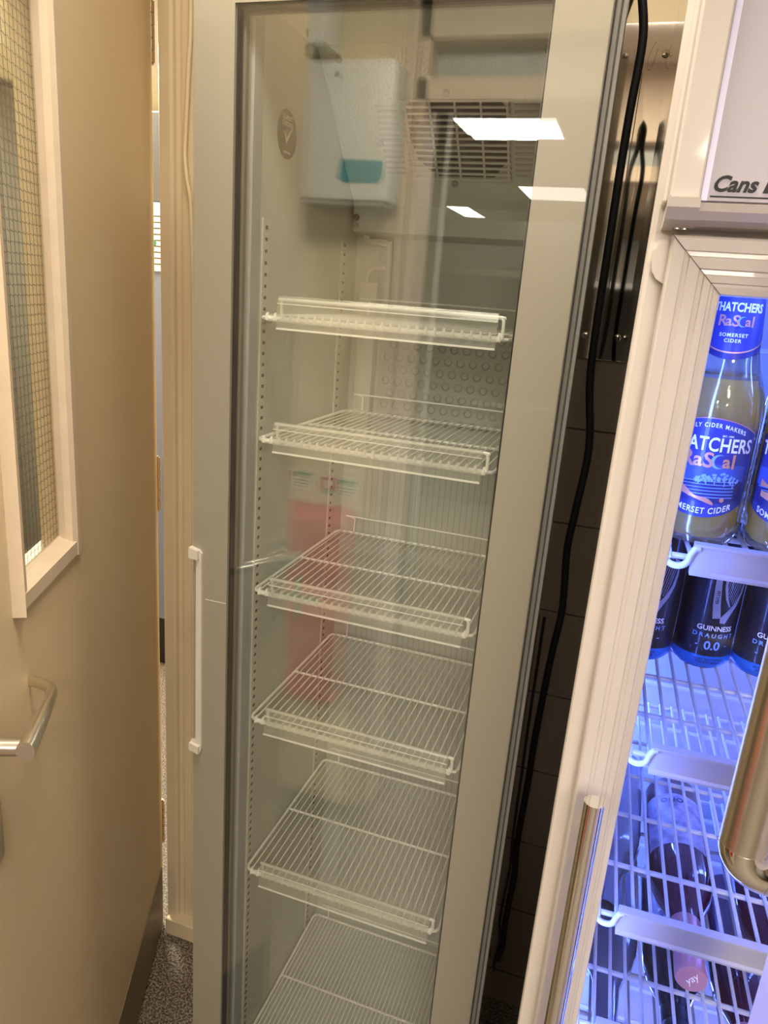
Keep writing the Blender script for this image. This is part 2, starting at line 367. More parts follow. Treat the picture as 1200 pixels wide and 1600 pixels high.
# lever handle: neck, lever bending back to the door, back plate
hb = thing_local = bpy.data.objects.new('lever_handle', None); C.objects.link(hb); hb.parent = door; hb.location = (.930, 0, 1.204)
obj('back_plate', B(-.020, .022, -.008, .0, -.165, .030, .0035), M['satin'], hb, True)
bm = bmesh.new(); tube(bm, [(0, -.006, 0), (0, -.016, 0)], .013, 24)
tube(bm, [(0, -.012, .0), (0, -.050, .0)], .0105, 24)
obj('neck', bm, M['satin'], hb, True)
pts = []
bm = bmesh.new(); rings = []
N = 26
for i in range(N + 1):
    t = i / N
    x = .012 - .150 * t
    y = -.052 + .018 * t ** 2 * (1 if t < .8 else 1) + (.030 * max(0, (t - .80) / .20) ** 2)
    z = .002 + .010 * math.sin(t * PI * .9) * .6
    hh = .0125 * (1 - .35 * t); ww = .0105 * (1 - .40 * t)
    ring = [bm.verts.new((x, y + ww * math.cos(2 * PI * k / 16), z + hh * math.sin(2 * PI * k / 16))) for k in range(16)]
    rings.append(ring)
for a, b_ in zip(rings, rings[1:]):
    for k in range(16): bm.faces.new((a[k], a[(k + 1) % 16], b_[(k + 1) % 16], b_[k]))
bm.faces.new(rings[0]); bm.faces.new(rings[-1][::-1])
obj('lever', bm, M['satin'], hb, True)
bm = T([(.001, -.0085, -.135), (.001, -.0055, -.135)], .006, 16); obj('keyhole', bm, M['slot'], hb)

# cream cable clipped beside the door frame
pp = [(-.897, .485, 2.63), (-.897, .485, 2.227), (-.902, .485, 2.12), (-.908, .484, 2.01), (-.909, .482, 1.963), (-.902, .478, 1.917), (-.893, .478, 1.869), (-.889, .478, 1.75), (-.890, .482, 1.644), (-.892, .487, 1.30), (-.893, .489, .60), (-.893, .489, .053)]
tag(obj('wall_cable', T(smooth_path(pp, 6), .0042, 10), M['trim'], None, True), 'cream painted cable hanging down beside the door frame', 'cable')

# ================================================================== NEXT ROOM (seen through the hinge gap and the wired glass)
t = thing('storage_cabinet', 'blue grey cabinet in the next room seen through the hinge gap', 'cabinet', (-1.75, 1.7, 0))
obj('body', B(-.24, .24, 0, .5, .24, 1.99, .006), M['bluecab'], t); obj('plinth', B(-.22, .22, .03, .48, 0, .24), M['black'], t)
n_ = obj('notice', B(-.20, .16, -.004, -.001, 1.745, 1.985), M['paper'], None); n_.location = (-1.75, 1.7, 0)
tag(n_, 'white paper notice hung on the blue grey cabinet', 'notice')
bm = bmesh.new()
for k in range(9): box(bm, -.16, .10 - .02 * (k % 3), -.0046, -.0041, 1.77 + .022 * k, 1.774 + .022 * k)
o = obj('text_line', bm, M['slot'], n_); o = obj('green_dot', T([(-.10, -.0048, 1.85), (-.10, -.0042, 1.85)], .012, 16), M['green'], n_)
t = thing('wall_monitor', 'dark grey screen above the cabinet, seen through the hinge gap', 'screen', (-1.75, 1.7, 1.99))
obj('screen', B(-.22, .22, .02, .06, .012, .33, .004), M['darkgrey'], t); obj('stand', B(-.05, .05, .02, .12, .0, .02), M['black'], t)
tag(obj('tall_locker', B(-4.1, -3.27, 2.4, 2.9, 0, 2.6, .01), M['darkgrey']), 'dark grey locker behind the wired glass of the door', 'locker')

# ================================================================== TALL FRIDGE
fr = thing('display_fridge', 'tall empty beige display fridge with a glass door and wire shelves', 'fridge', (-.329, .3, 0))
def FO(name, bm, m, parent=None, smooth=False):
    p = parent or fr
    return obj(name, xf(bm, Matrix.Translation((.329, -.3, 0))), m, p, smooth)
XL, XR = -.579, -.079
ZB, ZT = .28, 2.10
ZI = 2.066
# outer cabinet
bm = bmesh.new()
box(bm, -.588, -.522, .038, .60, .05, 2.14); box(bm, -.136, -.067, .038, .60, .05, 2.14, .002)
box(bm, -.522, -.136, .45, .60, .05, 2.14); box(bm, -.522, -.136, .038, .45, 2.085, 2.14); box(bm, -.522, -.136, .038, .45, .05, .27)
o = FO('cabinet', bm, M['fside'])
# front flange trim with grooves
bm = bmesh.new()
prism(bm, [(-.078, .030), (-.0735, .030), (-.0725, .034), (-.071, .030), (-.067, .031), (-.0665, .044), (-.078, .044)], 'z', .06, 2.13)
FO('side_trim', bm, M['grey'])
# liner (open box)
bm = bmesh.new()
box(bm, -.523, -.515, .040, .455, .285, 2.075); box(bm, -.143, -.135, .040, .455, .285, 2.075)
box(bm, -.515, -.143, .440, .455, .285, 2.075); box(bm, -.515, -.143, .040, .44, ZI, 2.075); box(bm, -.515, -.143, .040, .44, .285, .293)
FO('liner', bm, M['liner'])
bm = bmesh.new(); box(bm, -.524, -.512, .034, .060, .29, 2.06, .001); box(bm, -.146, -.134, .034, .060, .29, 2.06, .001)
FO('inner_flange', bm, M['bluegrey'])
# back plate with rings and ribs
bm = B(-.470, -.150, .4385, .4402, .30, 1.83); bp_ = FO('back_plate', bm, M['back'])
bm = bmesh.new()
for r_ in range(8):
    for c_ in range(13):
        cx = -.440 + c_ * .0235 + (.010 if r_ % 2 else 0); cz = 1.66 - r_ * .0225
        if cx > -.155: continue
        pts = [(cx + .0068 * math.cos(a * PI / 7), .4378, cz + .0068 * math.sin(a * PI / 7)) for a in range(15)]
        tube(bm, pts, .0013, 4, False)
FO('ring_stud', bm, M['pale'])
# drain duct and pipe in the back left corner
bm = bmesh.new(); box(bm, -.497, -.462, .418, .441, 1.42, 1.745, .003)
tube(bm, smooth_path([(-.487, .428, 1.74), (-.487, .428, 1.757), (-.480, .428, 1.768), (-.466, .428, 1.771), (-.448, .428, 1.771)], 5), .0045, 10)
tube(bm, smooth_path([(-.448, .428, 1.66), (-.448, .428, 1.80), (-.452, .428, 1.812), (-.470, .428, 1.815), (-.490, .428, 1.816), (-.494, .428, 1.832)], 5), .006, 10)
FO('drain_duct', bm, M['strip'], None, True)
# evaporator cover: sloping housing under the ceiling
Ay, Az, By, Bz = .214, 2.066, .396, 1.874
sl = Vector((0, By - Ay, Bz - Az)).normalized(); sn = Vector((0, sl.z, -sl.y)).normalized()
ev_bm = bmesh.new(); prism(ev_bm, [(Ay, Az), (By, Bz), (By + .004, 1.829), (.438, 1.822), (.438, Az)], 'x', -.509, -.1435)
ev = FO('evaporator_cover', ev_bm, M['liner'])
def slope(u, v, out=0):
    return Vector((u, Ay, Az)) + sl * v + sn * out
def SO(name, bm, m, smooth=False):
    for v in bm.verts: v.co = slope(v.co.x, v.co.y, v.co.z)
    return FO(name, bm, m, ev, smooth)
# grille: dark opening with bars (local x = world x, y = down the slope, z = outwards)
x0, x1, v0, v1 = -.392, -.236, .083, .205
out = [(x0 + .012, v0), (x1 - .004, v0), (x1 + .004, v0 + .018), (x1 + .006, v1 - .035), (x1 - .020, v1), (x0 + .040, v1), (x0 + .012, v1 - .030), (x0, v0 + .018)]
SO('fan_opening', prism(bmesh.new(), out, 'z', .0002, .0010), M['dark'])
fan = bmesh.new(); cxf, cyf = (-.312), .143
for k in range(5):
    a = k * 2 * PI / 5
    prism(fan, [(cxf + math.cos(a) * .01, cyf + math.sin(a) * .01), (cxf + math.cos(a - .35) * .050, cyf + math.sin(a - .35) * .050), (cxf + math.cos(a + .35) * .052, cyf + math.sin(a + .35) * .052)], 'z', .0012, .0018)
tube(fan, [(cxf, cyf, .0012), (cxf, cyf, .003)], .016, 20)
SO('fan_blade', fan, M['darkgrey'])
bm = bmesh.new()
for k in range(14):
    vv = v0 - .003 + k * (v1 - v0 + .006) / 13; inset = 0
    box(bm, x0 - .002, x1 + .008, vv - .0016, vv + .0016, .002, .0045)
for k in range(5):
    xx = x0 + .004 + k * (x1 - x0) / 4; box(bm, xx - .0016, xx + .0016, v0 - .004, v1 + .004, .002, .0046)
SO('fan_grille', bm, M['strip'])
# moulded vent slots either side of the grille
for xa, xb in ((-.436, x0 - .010), (x1 + .014, -.176)):
    bm = bmesh.new()
    for k in range(13):
        vv = v0 + .004 + k * (v1 - v0) / 13; box(bm, xa, xb, vv, vv + .004, .0, .0012)
    SO('vent_slot', bm, M['pale'])
for (u, v) in ((-.322, .070), (-.322, .219), (-.185, .150), (-.440, .150), (-.480, .020), (-.175, .012)):
    SO('screw', T([(u, v, 0), (u, v, .0022)], .0055, 16), M['grey'])
FO('screw', T([(-.503, By + .001, 1.852), (-.503, By - .003, 1.852)], .0055, 16), M['slot'], ev)
FO('screw', T([(-.503, By + .002, 1.840), (-.503, By - .002, 1.840)], .005, 16), M['steel'], ev)
# slotted shelf strips
def pilaster(x, y, side, ztop, sl_n):
    bm = bmesh.new(); xs = (x, x + .003 * side)
    box(bm, min(xs), max(xs), y - .010, y + .010, .30, ztop, .0006)
    p = FO('shelf_strip', bm, M['strip'])
    bm = bmesh.new(); z = ztop - .012
    while z > .31:
        box(bm, x + (.0028 if side > 0 else -.0038), x + (.0038 if side > 0 else -.0028), y - .0035, y + .0025, z - .0022, z + .0022); z -= .0157
    so = FO('slot', bm, M['slot'], p); so['kind'] = 'stuff'
for x, side in ((-.515, 1), (-.143, -1)):
    pilaster(x, .078, side, 1.815, 0); pilaster(x, .372, side, 1.815, 0)
# quality sticker on the left liner wall
st_bm = bmesh.new(); cy, cz, ry, rz = .137, 1.932, .030, .032
pts = [(cy + ry * math.cos(a * PI / 20), cz + rz * math.sin(a * PI / 20)) for a in range(40)]
prism(st_bm, pts, 'x', -.515, -.5144)
st = FO('sticker', st_bm, mat('sticker_slate', (.045, .045, .085, 1), .4)); st['label'] = 'slate oval quality sticker with a white tick'
pts = [p for p in pts if p[1] <= cz + .004]
FO('sticker_band', prism(bmesh.new(), pts, 'x', -.5145, -.5142), mat('sticker_brown', (.05, .035, .03, 1), .4), st)
bm = bmesh.new(); prism(bm, [(cy - .011, cz + .003), (cy - .003, cz - .013), (cy + .016, cz + .010), (cy + .014, cz + .011), (cy - .003, cz - .005), (cy - .008, cz + .004)], 'x', -.5142, -.5138)
for body, z, s in (('QUALITY', cz + .021, .0085), ('CHECKED', cz + .013, .0078), ('warranty', cz - .023, .006)):
    tb = text_bm(body, s, .0001, .0001); tb.transform(Matrix(((0, 0, 1, -.514), (1, 0, 0, cy), (0, 1, 0, z), (0, 0, 0, 1)))); join(bm, tb)
FO('sticker_print', bm, M['paper'], st)
# --- door
FD = bpy.data.objects.new('glass_door', None); C.objects.link(FD); FD.parent = fr
def frame_bm(x0, x1, z0, z1, ix0, ix1, iz0, iz1, y0, y1, bev=0):
    bm = bmesh.new(); box(bm, x0, ix0, y0, y1, z0, z1, bev); box(bm, ix1, x1, y0, y1, z0, z1, bev)
    box(bm, ix0, ix1, y0, y1, iz1, z1, bev); box(bm, ix0, ix1, y0, y1, z0, iz0, bev); return bm
FO('door_frame', frame_bm(XL, XR, ZB, ZT, -.5215, -.139, .345, 2.048, 0, .028), M['fridge'], FD)
FO('frame_return', frame_bm(-.5225, -.138, .344, 2.049, -.516, -.1445, .351, 2.043, .019, .0275), M['olive'], FD)
FO('spacer_bar', frame_bm(-.522, -.1385, .345, 2.0485, -.5190, -.1415, .348, 2.045, .006, .017), M['black'], FD)
FO('door_gasket', frame_bm(-.532, -.128, .335, 2.058, -.5165, -.1440, .350, 2.043, .0275, .036, .001), M['pale'], FD)
FO('glass_pane', B(-.5216, -.1389, .002, .005, .3449, 2.0481), M['glass_door'], FD)
FO('glass_pane', B(-.5205, -.1400, .0175, .0205, .346, 2.047), M['glass_door'], FD)
# flat pull handle on the left edge
bm = bmesh.new()
prism(bm, [(-.581, 1.345), (-.566, 1.341), (-.5625, 1.336), (-.5615, 1.0), (-.564, .992), (-.581, .997), (-.581, 1.012), (-.572, 1.014), (-.5715, 1.325), (-.574, 1.328), (-.581, 1.328)], 'y', -.0045, .0)
prism(bm, [(-.581, 1.345), (-.566, 1.341), (-.566, 1.327), (-.581, 1.328)], 'y', -.010, -.0045)
prism(bm, [(-.581, .997), (-.564, .992), (-.564, 1.006), (-.581, 1.010)], 'y', -.010, -.0045)
o = FO('pull_handle', bm, mat('handle_pale', (.47, .43, .36, 1), .3, coat=.5), FD)
FO('joint_line', B(-.558, -.5225, -.0004, .0002, 1.262, 1.2626), M['strip'], FD)

# --- shelves of the tall fridge: each one lifts out
def main_shelf(zr, label, rail=True, ypitch=.0122, tilt=0.0):
    """zr: height of the wires"""
    s = thing('wire_shelf', label, 'shelf', (-.329, .24, zr), 0, 'white wire shelves in the tall fridge')
    dx, dy = .329, -.24
    X0, X1, Y0, Y1 = -.5045, -.1535, .052, .400
    bm = bmesh.new(); r = .0026; c = .010
    loop = [(X0 + c, Y0), (X1 - c, Y0), (X1 - .003, Y0 + .003), (X1, Y0 + c), (X1, Y1 - c), (X1 - .003, Y1 - .003), (X1 - c, Y1), (X0 + c, Y1), (X0 + .003, Y1 - .003), (X0, Y1 - c), (X0, Y0 + c), (X0 + .003, Y0 + .003), (X0 + c, Y0)]
    tube(bm, [(x + dx, y + dy, -.003) for x, y in loop], r, 8); tube(bm, [(X0 + c + dx, Y0 + dy - .001, -.0035), (X1 - c + dx, Y0 + dy - .001, -.0035)], .0040, 8)
    tube(bm, [(X0 + dx, .225 + dy, -.004), (X1 + dx, .225 + dy, -.004)], .0022, 8)
    obj('frame', bm, M['white'], s, True)
    bm = bmesh.new(); n = int((X1 - X0) / ypitch)
    for i in range(1, n + 1):
        x = X0 + i * (X1 - X0) / (n + 1)
        tube(bm, [(x + dx, Y0 + dy - .003, -.004), (x + dx, Y0 + dy + .001, .0005), (x + dx, Y0 + dy + .010, .001), (x + dx, Y1 + dy - .004, .001), (x + dx, Y1 + dy, -.001)], .0012, 6)
    for i in range(1, n + 1):                                   # flattened welded ends on the front bar
        x = X0 + i * (X1 - X0) / (n + 1) + dx
        tube(bm, [(x, Y0 + dy - .0035, -.0055), (x, Y0 + dy - .0040, -.001), (x, Y0 + dy - .0020, .0035), (x, Y0 + dy + .003, .0040)], [.0030, .0028, .0016, .0010], 6)
    obj('wire_grid', bm, M['white'], s, True)
    bm = bmesh.new(); e = .030
    tube(bm, smooth_path([(X0 + .035 + dx, Y1 + dy - .002, 0), (X0 + .035 + dx, Y1 + dy, e - .004), (X0 + .039 + dx, Y1 + dy, e), (X1 - .02 + dx, Y1 + dy, e), (X1 - .016 + dx, Y1 + dy, e - .004), (X1 - .016 + dx, Y1 + dy - .002, 0)], 3), .0014, 6)
    obj('rear_stop', bm, M['white'], s, True)
    if rail:
        bm = bmesh.new()
        tube(bm, smooth_path([(-.470 + dx, Y0 + dy - .002, -.002), (-.470 + dx, Y0 + dy - .004, .018), (-.466 + dx, Y0 + dy - .004, .0225), (-.450 + dx, Y0 + dy - .004, .0235), (-.185 + dx, Y0 + dy - .004, .0235), (-.166 + dx, Y0 + dy - .004, .0225), (-.162 + dx, Y0 + dy - .004, .018), (-.162 + dx, Y0 + dy - .002, -.002)], 4), .0023, 8)
        obj('front_loop', bm, M['white'], s, True)
        bm = bmesh.new(); yf = .040 + dy
        prism(bm, [(yf + .009, .0275), (yf + .001, .0285), (yf - .0005, .026), (yf - .0015, .018), (yf - .003, -.014), (yf - .003, -.0150), (yf - .0015, -.0150), (yf, .018), (yf + .001, .0258), (yf + .009, .0262)], 'x', -.4715 + dx, -.1675 + dx)
        pr = obj('price_rail', bm, M['rail'], s)
        bm = bmesh.new(); box(bm, -.4715 + dx, -.1675 + dx, yf - .0045, yf - .0028, -.0165, -.0140); box(bm, -.4715 + dx, -.1675 + dx, yf - .0036, yf - .0022, .0175, .0185)
        obj('rail_lip', bm, M['white'], pr)
    for x in (X0 - .004, X1 + .004):
        obj('shelf_clip', B(x + dx - .005, x + dx + .005, .070 + dy, .086 + dy, -.012, -.004, .001), M['grey'], s)
        obj('shelf_clip', B(x + dx - .005, x + dx + .005, .364 + dy, .380 + dy, -.012, -.004, .001), M['grey'], s)
    return s
for zt, lab in ((1.714, 'white wire shelf with clear price rail, topmost in the tall fridge'),
                (1.5405, 'white wire shelf with clear price rail, second from the top of the tall fridge'),
                (1.3005, 'white wire shelf behind the red reflection, third from the top of the tall fridge'),
                (1.073, 'white wire shelf with clear price rail, fourth from the top of the tall fridge'),
                (.7685, 'white wire shelf with clear price rail, fifth from the top of the tall fridge')):
    main_shelf(zt - .0285, lab)
main_shelf(.315, 'white wire rack without a rail on the floor of the tall fridge', False, .0088)

# ================================================================== GAP: stainless panel, cables
sp = thing('steel_wall_panel', 'polished stainless strip screwed to the wall between the fridges', 'panel', (-.04, .62, 1.635))
bm = B(-.062, .045, -.004, -.001, 0, .575, .0008); obj('sheet', bm, M['mirror'], sp)
for x, z in ((.007, .526), (.003, .044)):
    s = obj('screw', xf(lathe([(0, .0038), (.0035, .0032), (.0062, .0015), (.007, 0), (0, 0)], 20), Matrix.Translation((x, -.004, z)) @ Matrix.Rotation(PI / 2, 4, 'X')), M['chrome'], sp, True)
    bm = bmesh.new(); box(bm, x - .003, x + .003, -.0082, -.0076, z - .0006, z + .0006); box(bm, x - .0006, x + .0006, -.0082, -.0076, z - .003, z + .003)
    obj('cross_slot', bm, M['slot'], s)
bm = bmesh.new()
for (xa, za, xb, zb) in ((-.012, .545, -.018, .505), (.020, .548, .012, .508)):
    tube(bm, smooth_path([(xa, -.0045, za), (xb - .002, -.0045, (za + zb) / 2), (xb - .002, -.0045, zb), (xb + .002, -.0045, zb - .004), (xb + .006, -.0045, zb + .004), (xa + .005, -.0045, za - .01)], 4), .0003, 4)
obj('glue_trace', bm, M['slot'], sp)
thick = [(-.066, .17, 2.155), (-.062, .15, 2.098), (-.052, .15, 2.045), (-.054, .15, 1.968), (-.055, .15, 1.895), (-.055, .15, 1.803), (-.055, .15, 1.698), (-.052, .15, 1.630), (-.040, .15, 1.542), (-.045, .15, 1.448), (-.048, .15, 1.389), (-.042, .15, 1.299), (-.047, .15, 1.223), (-.051, .15, 1.124), (-.053, .15, 1.062), (-.053, .15, .987), (-.055, .15, .909), (-.055, .15, .856), (-.052, .15, .809), (-.054, .15, .745), (-.055, .15, .701), (-.054, .15, .655), (-.058, .15, .622)]
back = [(-.0600, .13, .632), (-.0590, .12, .66), (-.0585, .11, .73)]
tag(obj('power_cable', T(smooth_path([(-.16, .22, 2.150), (-.09, .20, 2.152), (-.064, .17, 2.140)] + thick[1:], 5), .0054, 12), M['cableb'], None, True), 'thick black power cable hanging in the gap between the fridges', 'cable')
thin = [(-.0620, .30, 2.01), (-.040, .40, 1.97), (-.035, .50, 1.90), (-.037, .54, 1.80), (-.038, .55, 1.70)]
th2 = [(-.0625, .10, 1.30), (-.0625, .10, 1.215), (-.0625, .10, 1.12), (-.0615, .10, 1.03), (-.0615, .10, .97), (-.0605, .10, .92), (-.0580, .10, .86), (-.0610, .10, .79), (-.0610, .10, .75), (-.0575, .10, .715), (-.0600, .10, .665), (-.0600, .115, .632)]
tag(obj('thin_cable', T(smooth_path(th2, 5), .0022, 8), M['cableb'], None, True), 'thin black lead running down beside the fridge, behind the thick cable', 'cable')

# ================================================================== BOTTLE COOLER (right)
YAW = .035; CO = Vector((0, -.30, 0))
co = thing('bottle_cooler', 'white drinks cooler with glass door and blue lighting at the right', 'fridge', CO, YAW)
def KO(name, bm, m, parent=None, smooth=False): return obj(name, bm, m, parent or co, smooth)
CW = .62
bm = bmesh.new()
box(bm, .001, .040, .002, .60, .10, 2.25); box(bm, CW - .04, CW, .002, .60, .10, 2.25); box(bm, .04, CW - .04, .555, .60, .10, 2.25)
box(bm, .04, CW - .04, .002, .555, 1.79, 2.25); box(bm, .04, CW - .04, .002, .555, .10, .30); box(bm, .02, CW - .02, .03, .58, 0, .10)
KO('cabinet', bm, M['cside'])
bm = bmesh.new(); box(bm, -.004, .040, -.002, .016, .10, 2.26, .004); box(bm, CW - .04, CW + .004, -.002, .016, .10, 2.26, .004)
box(bm, .03, CW - .03, -.001, .014, 1.775, 2.26); KO('front_fascia', bm, M['cooler'])
bm = bmesh.new(); box(bm, .040, .046, .015, .556, .30, 1.79); box(bm, CW - .046, CW - .04, .015, .556, .30, 1.79); box(bm, .046, CW - .046, .546, .556, .30, 1.79)
box(bm, .046, CW - .046, .015, .546, 1.784, 1.79); box(bm, .046, CW - .046, .015, .546, .30, .31)
for k in range(18):
    z = .40 + k * .076; tube(bm, [(.05, .546, z), (CW - .05, .546, z)], .005, 6)
    tube(bm, [(.046, .05, z), (.046, .54, z)], .004, 6)
KO('liner', bm, M['cin'])
for x in (.0485, CW - .0485): KO('led_strip', B(x - .0015, x + .0015, .018, .026, .33, 1.76), M['led'])
KO('led_strip', B(.06, CW - .06, .05, .062, 1.779, 1.783), M['led'])
for x in (.0475, CW - .0475): KO('led_strip', B(x - .001, x + .001, .500, .540, .33, 1.76), M['led'])  # hidden back corner strips, added to even out the blue light
# header light box with sign
hd = KO('header', B(.0, CW, -.030, -.002, 1.800, 2.26, .002), M['cooler'])
bm = bmesh.new()
prof = [(-.002, 1.787), (-.020, 1.7875), (-.030, 1.7905), (-.036, 1.7955), (-.037, 1.8005), (-.031, 1.8015), (-.002, 1.8015)]
prism(bm, prof, 'x', .022, CW - .022)
KO('header_bottom_bar', bm, M['cooler'], hd, False)
for xa, xb in ((.003, .0235), (CW - .0235, CW - .003)):
    bm = bmesh.new()
    prism(bm, [(-.002, 1.7855), (-.018, 1.7865), (-.032, 1.790), (-.041, 1.797), (-.0415, 1.803), (-.002, 1.803)], 'x', xa, xb)
    box(bm, xa + .0005, xb - .0005, -.039, -.002, 1.803, 2.26, .0015)
    KO('header_side_bar', bm, M['cooler'], hd)
KO('header_light_gap', B(.0235, .0275, -.0335, -.0295, 1.8025, 2.25), mat('glow_edge', (.75, .72, .85, 1), .4, emit=(.62, .58, 1, 1), estr=.12), hd)
sg = KO('sign_panel', B(.0275, CW - .0275, -.0335, -.030, 1.8025, 2.25), mat('sign_lilac', (.42, .385, .41, 1), .45, emit=(.62, .55, .80, 1), estr=.06), hd)
tb = text_bm('Cans B', .0135, .0002, .0004, .28, 1.0, 'LEFT')
tb.transform(Matrix(((1, 0, 0, .0290), (0, 0, -1, -.0338), (0, 1, 0, 1.8125), (0, 0, 0, 1))))
box(tb, .0290, .120, -.0341, -.0336, 1.8046, 1.8055)
KO('sign_lettering', tb, M['ink'], sg)
KO('screw', T([(.013, -.0150, 1.7905), (.013, -.0150, 1.7852)], .0030, 12), M['steel'], hd)
KO('screw', T([(.018, -.0150, 1.7905), (.018, -.0150, 1.7852)], .0026, 12), M['steel'], hd)
# door with grooved mitred frame
cd = bpy.data.objects.new('cooler_door', None); C.objects.link(cd); cd.parent = co
DX0, DX1, DZ0, DZ1, FWD = .0105, CW - .01, .16, 1.782, .0385
prof = [(0, .0), (.0006, .0185), (.002, .0200), (.0100, .0200), (.0108, .0190), (.0135, .0192), (.0142, .0206), (.0215, .0206), (.0224, .0192), (.0252, .0194), (.0260, .0206), (.0305, .0204), (.0312, .0192), (.0330, .0192), (.0337, .0198), (.0378, .0192), (FWD, .0180), (FWD, 0)]
bm = bmesh.new(); rings = []
for (cx_, cz_, sx_, sz_) in ((DX0, DZ0, 1, 1), (DX1, DZ0, -1, 1), (DX1, DZ1, -1, -1), (DX0, DZ1, 1, -1)):
    rings.append([bm.verts.new((cx_ + sx_ * a, -b_, cz_ + sz_ * a)) for a, b_ in prof])
for k in range(4):
    a, b_ = rings[k], rings[(k + 1) % 4]
    for i in range(len(prof)):
        j = (i + 1) % len(prof); bm.faces.new((a[i], a[j], b_[j], b_[i]))
KO('door_frame', bm, M['cooler'], cd)
bm = bmesh.new(); d = .0002
for s_ in (1,):
    box(bm, 0, .0543, -.00015, .00015, -.0002, .0002)
    bm.transform(Matrix.Translation((DX0, -.0208, DZ1)) @ Matrix.Rotation(PI / 4, 4, 'Y'))
KO('mitre_line', bm, M['slot'], cd)
KO('door_glass', B(DX0 + FWD - .002, DX1 - FWD + .002, -.012, -.008, DZ0 + FWD - .002, DZ1 - FWD + .002), M['glass_c'], cd)
KO('door_gasket', frame_bm(DX0 + .004, DX1 - .004, DZ0 + .004, DZ1 - .004, DX0 + FWD - .001, DX1 - FWD + .001, DZ0 + FWD - .001, DZ1 - FWD + .001, -.0075, -.0005), M['cin'], cd)
bm = bmesh.new(); tube(bm, [(.0255, -.052, .62), (.0255, -.052, 1.340)], .0084, 28)
for z in (.66, 1.29): tube(bm, [(.0255, -.052, z), (.0255, -.018, z)], .0055, 16)
ch = KO('tube_handle', bm, M['chrome'], cd, True); ch['label'] = 'round chrome bar handle'
xx = bmesh.new(); prism(xx, [(-.0030 + .0105 * 0, 0)] * 0 or [(.005, 1.752), (.0015, 1.757), (.0, 1.764), (.001, 1.772), (.005, 1.778), (.012, 1.779), (.012, 1.748)], 'y', -.0085, -.0020)
KO('hinge_cap', xx, M['cooler'], cd)

# --- cooler shelves
def cooler_shelf(z, label):
    s = thing('wire_shelf', label, 'shelf', (CO.x, CO.y, z), YAW, 'white shelves in the blue lit cooler')
    X0, X1, Y0, Y1 = .053, CW - .053, .050, .50
    bm = bmesh.new(); n = int((X1 - X0) / .0168)
    for i in range(n + 1):
        x = X0 + .004 + i * .0168
        tube(bm, [(x, Y0 - .006, -.004), (x, Y0, .0005), (x, Y1, .001)], .0021, 6)
    obj('wire_grid', bm, M['cshelf'], s, True)
    bm = bmesh.new()
    for y in (Y0, .125, .215, .30, .385, Y1): 
        tube(bm, [(X0, y, -.0035), (X1, y, -.0035)], .0028, 8)
    for x in (X0, X1): tube(bm, [(x, Y0, -.0035), (x, Y1, -.0035)], .0028, 8)
    obj('frame', bm, M['cshelf'], s, True)
    bm = bmesh.new()
    path = [(.056, .060, .004), (.055, .050, -.006), (.059, .045, -.010), (.066, .043, -.010), (.0715, .042, -.006), (.0735, .042, .001), (.0765, .042, .007), (.0800, .042, .0085)]
    tube(bm, smooth_path(path, 5), .0030, 10)
    obj('scroll_end', bm, M['cshelf'], s, True)
    bm = bmesh.new(); yf = .045
    prism(bm, [(yf + .004, .0120), (yf - .006, .0120), (yf - .0062, .0100), (yf - .0035, .0085), (yf - .0035, -.0115), (yf - .0062, -.0135), (yf - .0060, -.0158), (yf + .004, -.0158)], 'x', .0750, CW - .06)
    obj('price_rail', bm, M['crail'], s)
    return s
SH = [1.5330, 1.3350, 1.1470, 1.0000, .830]
for z, lab in zip(SH, ('white shelf carrying the cider bottles in the blue lit cooler',
                       'white shelf carrying the black beer cans in the blue lit cooler',
                       'empty white shelf just above the lying rose bottle in the blue lit cooler',
                       'white shelf under the lying bottle with the pink capsule in the blue lit cooler',
                       'lowest white shelf in view in the blue lit cooler')):
    cooler_shelf(z, lab)

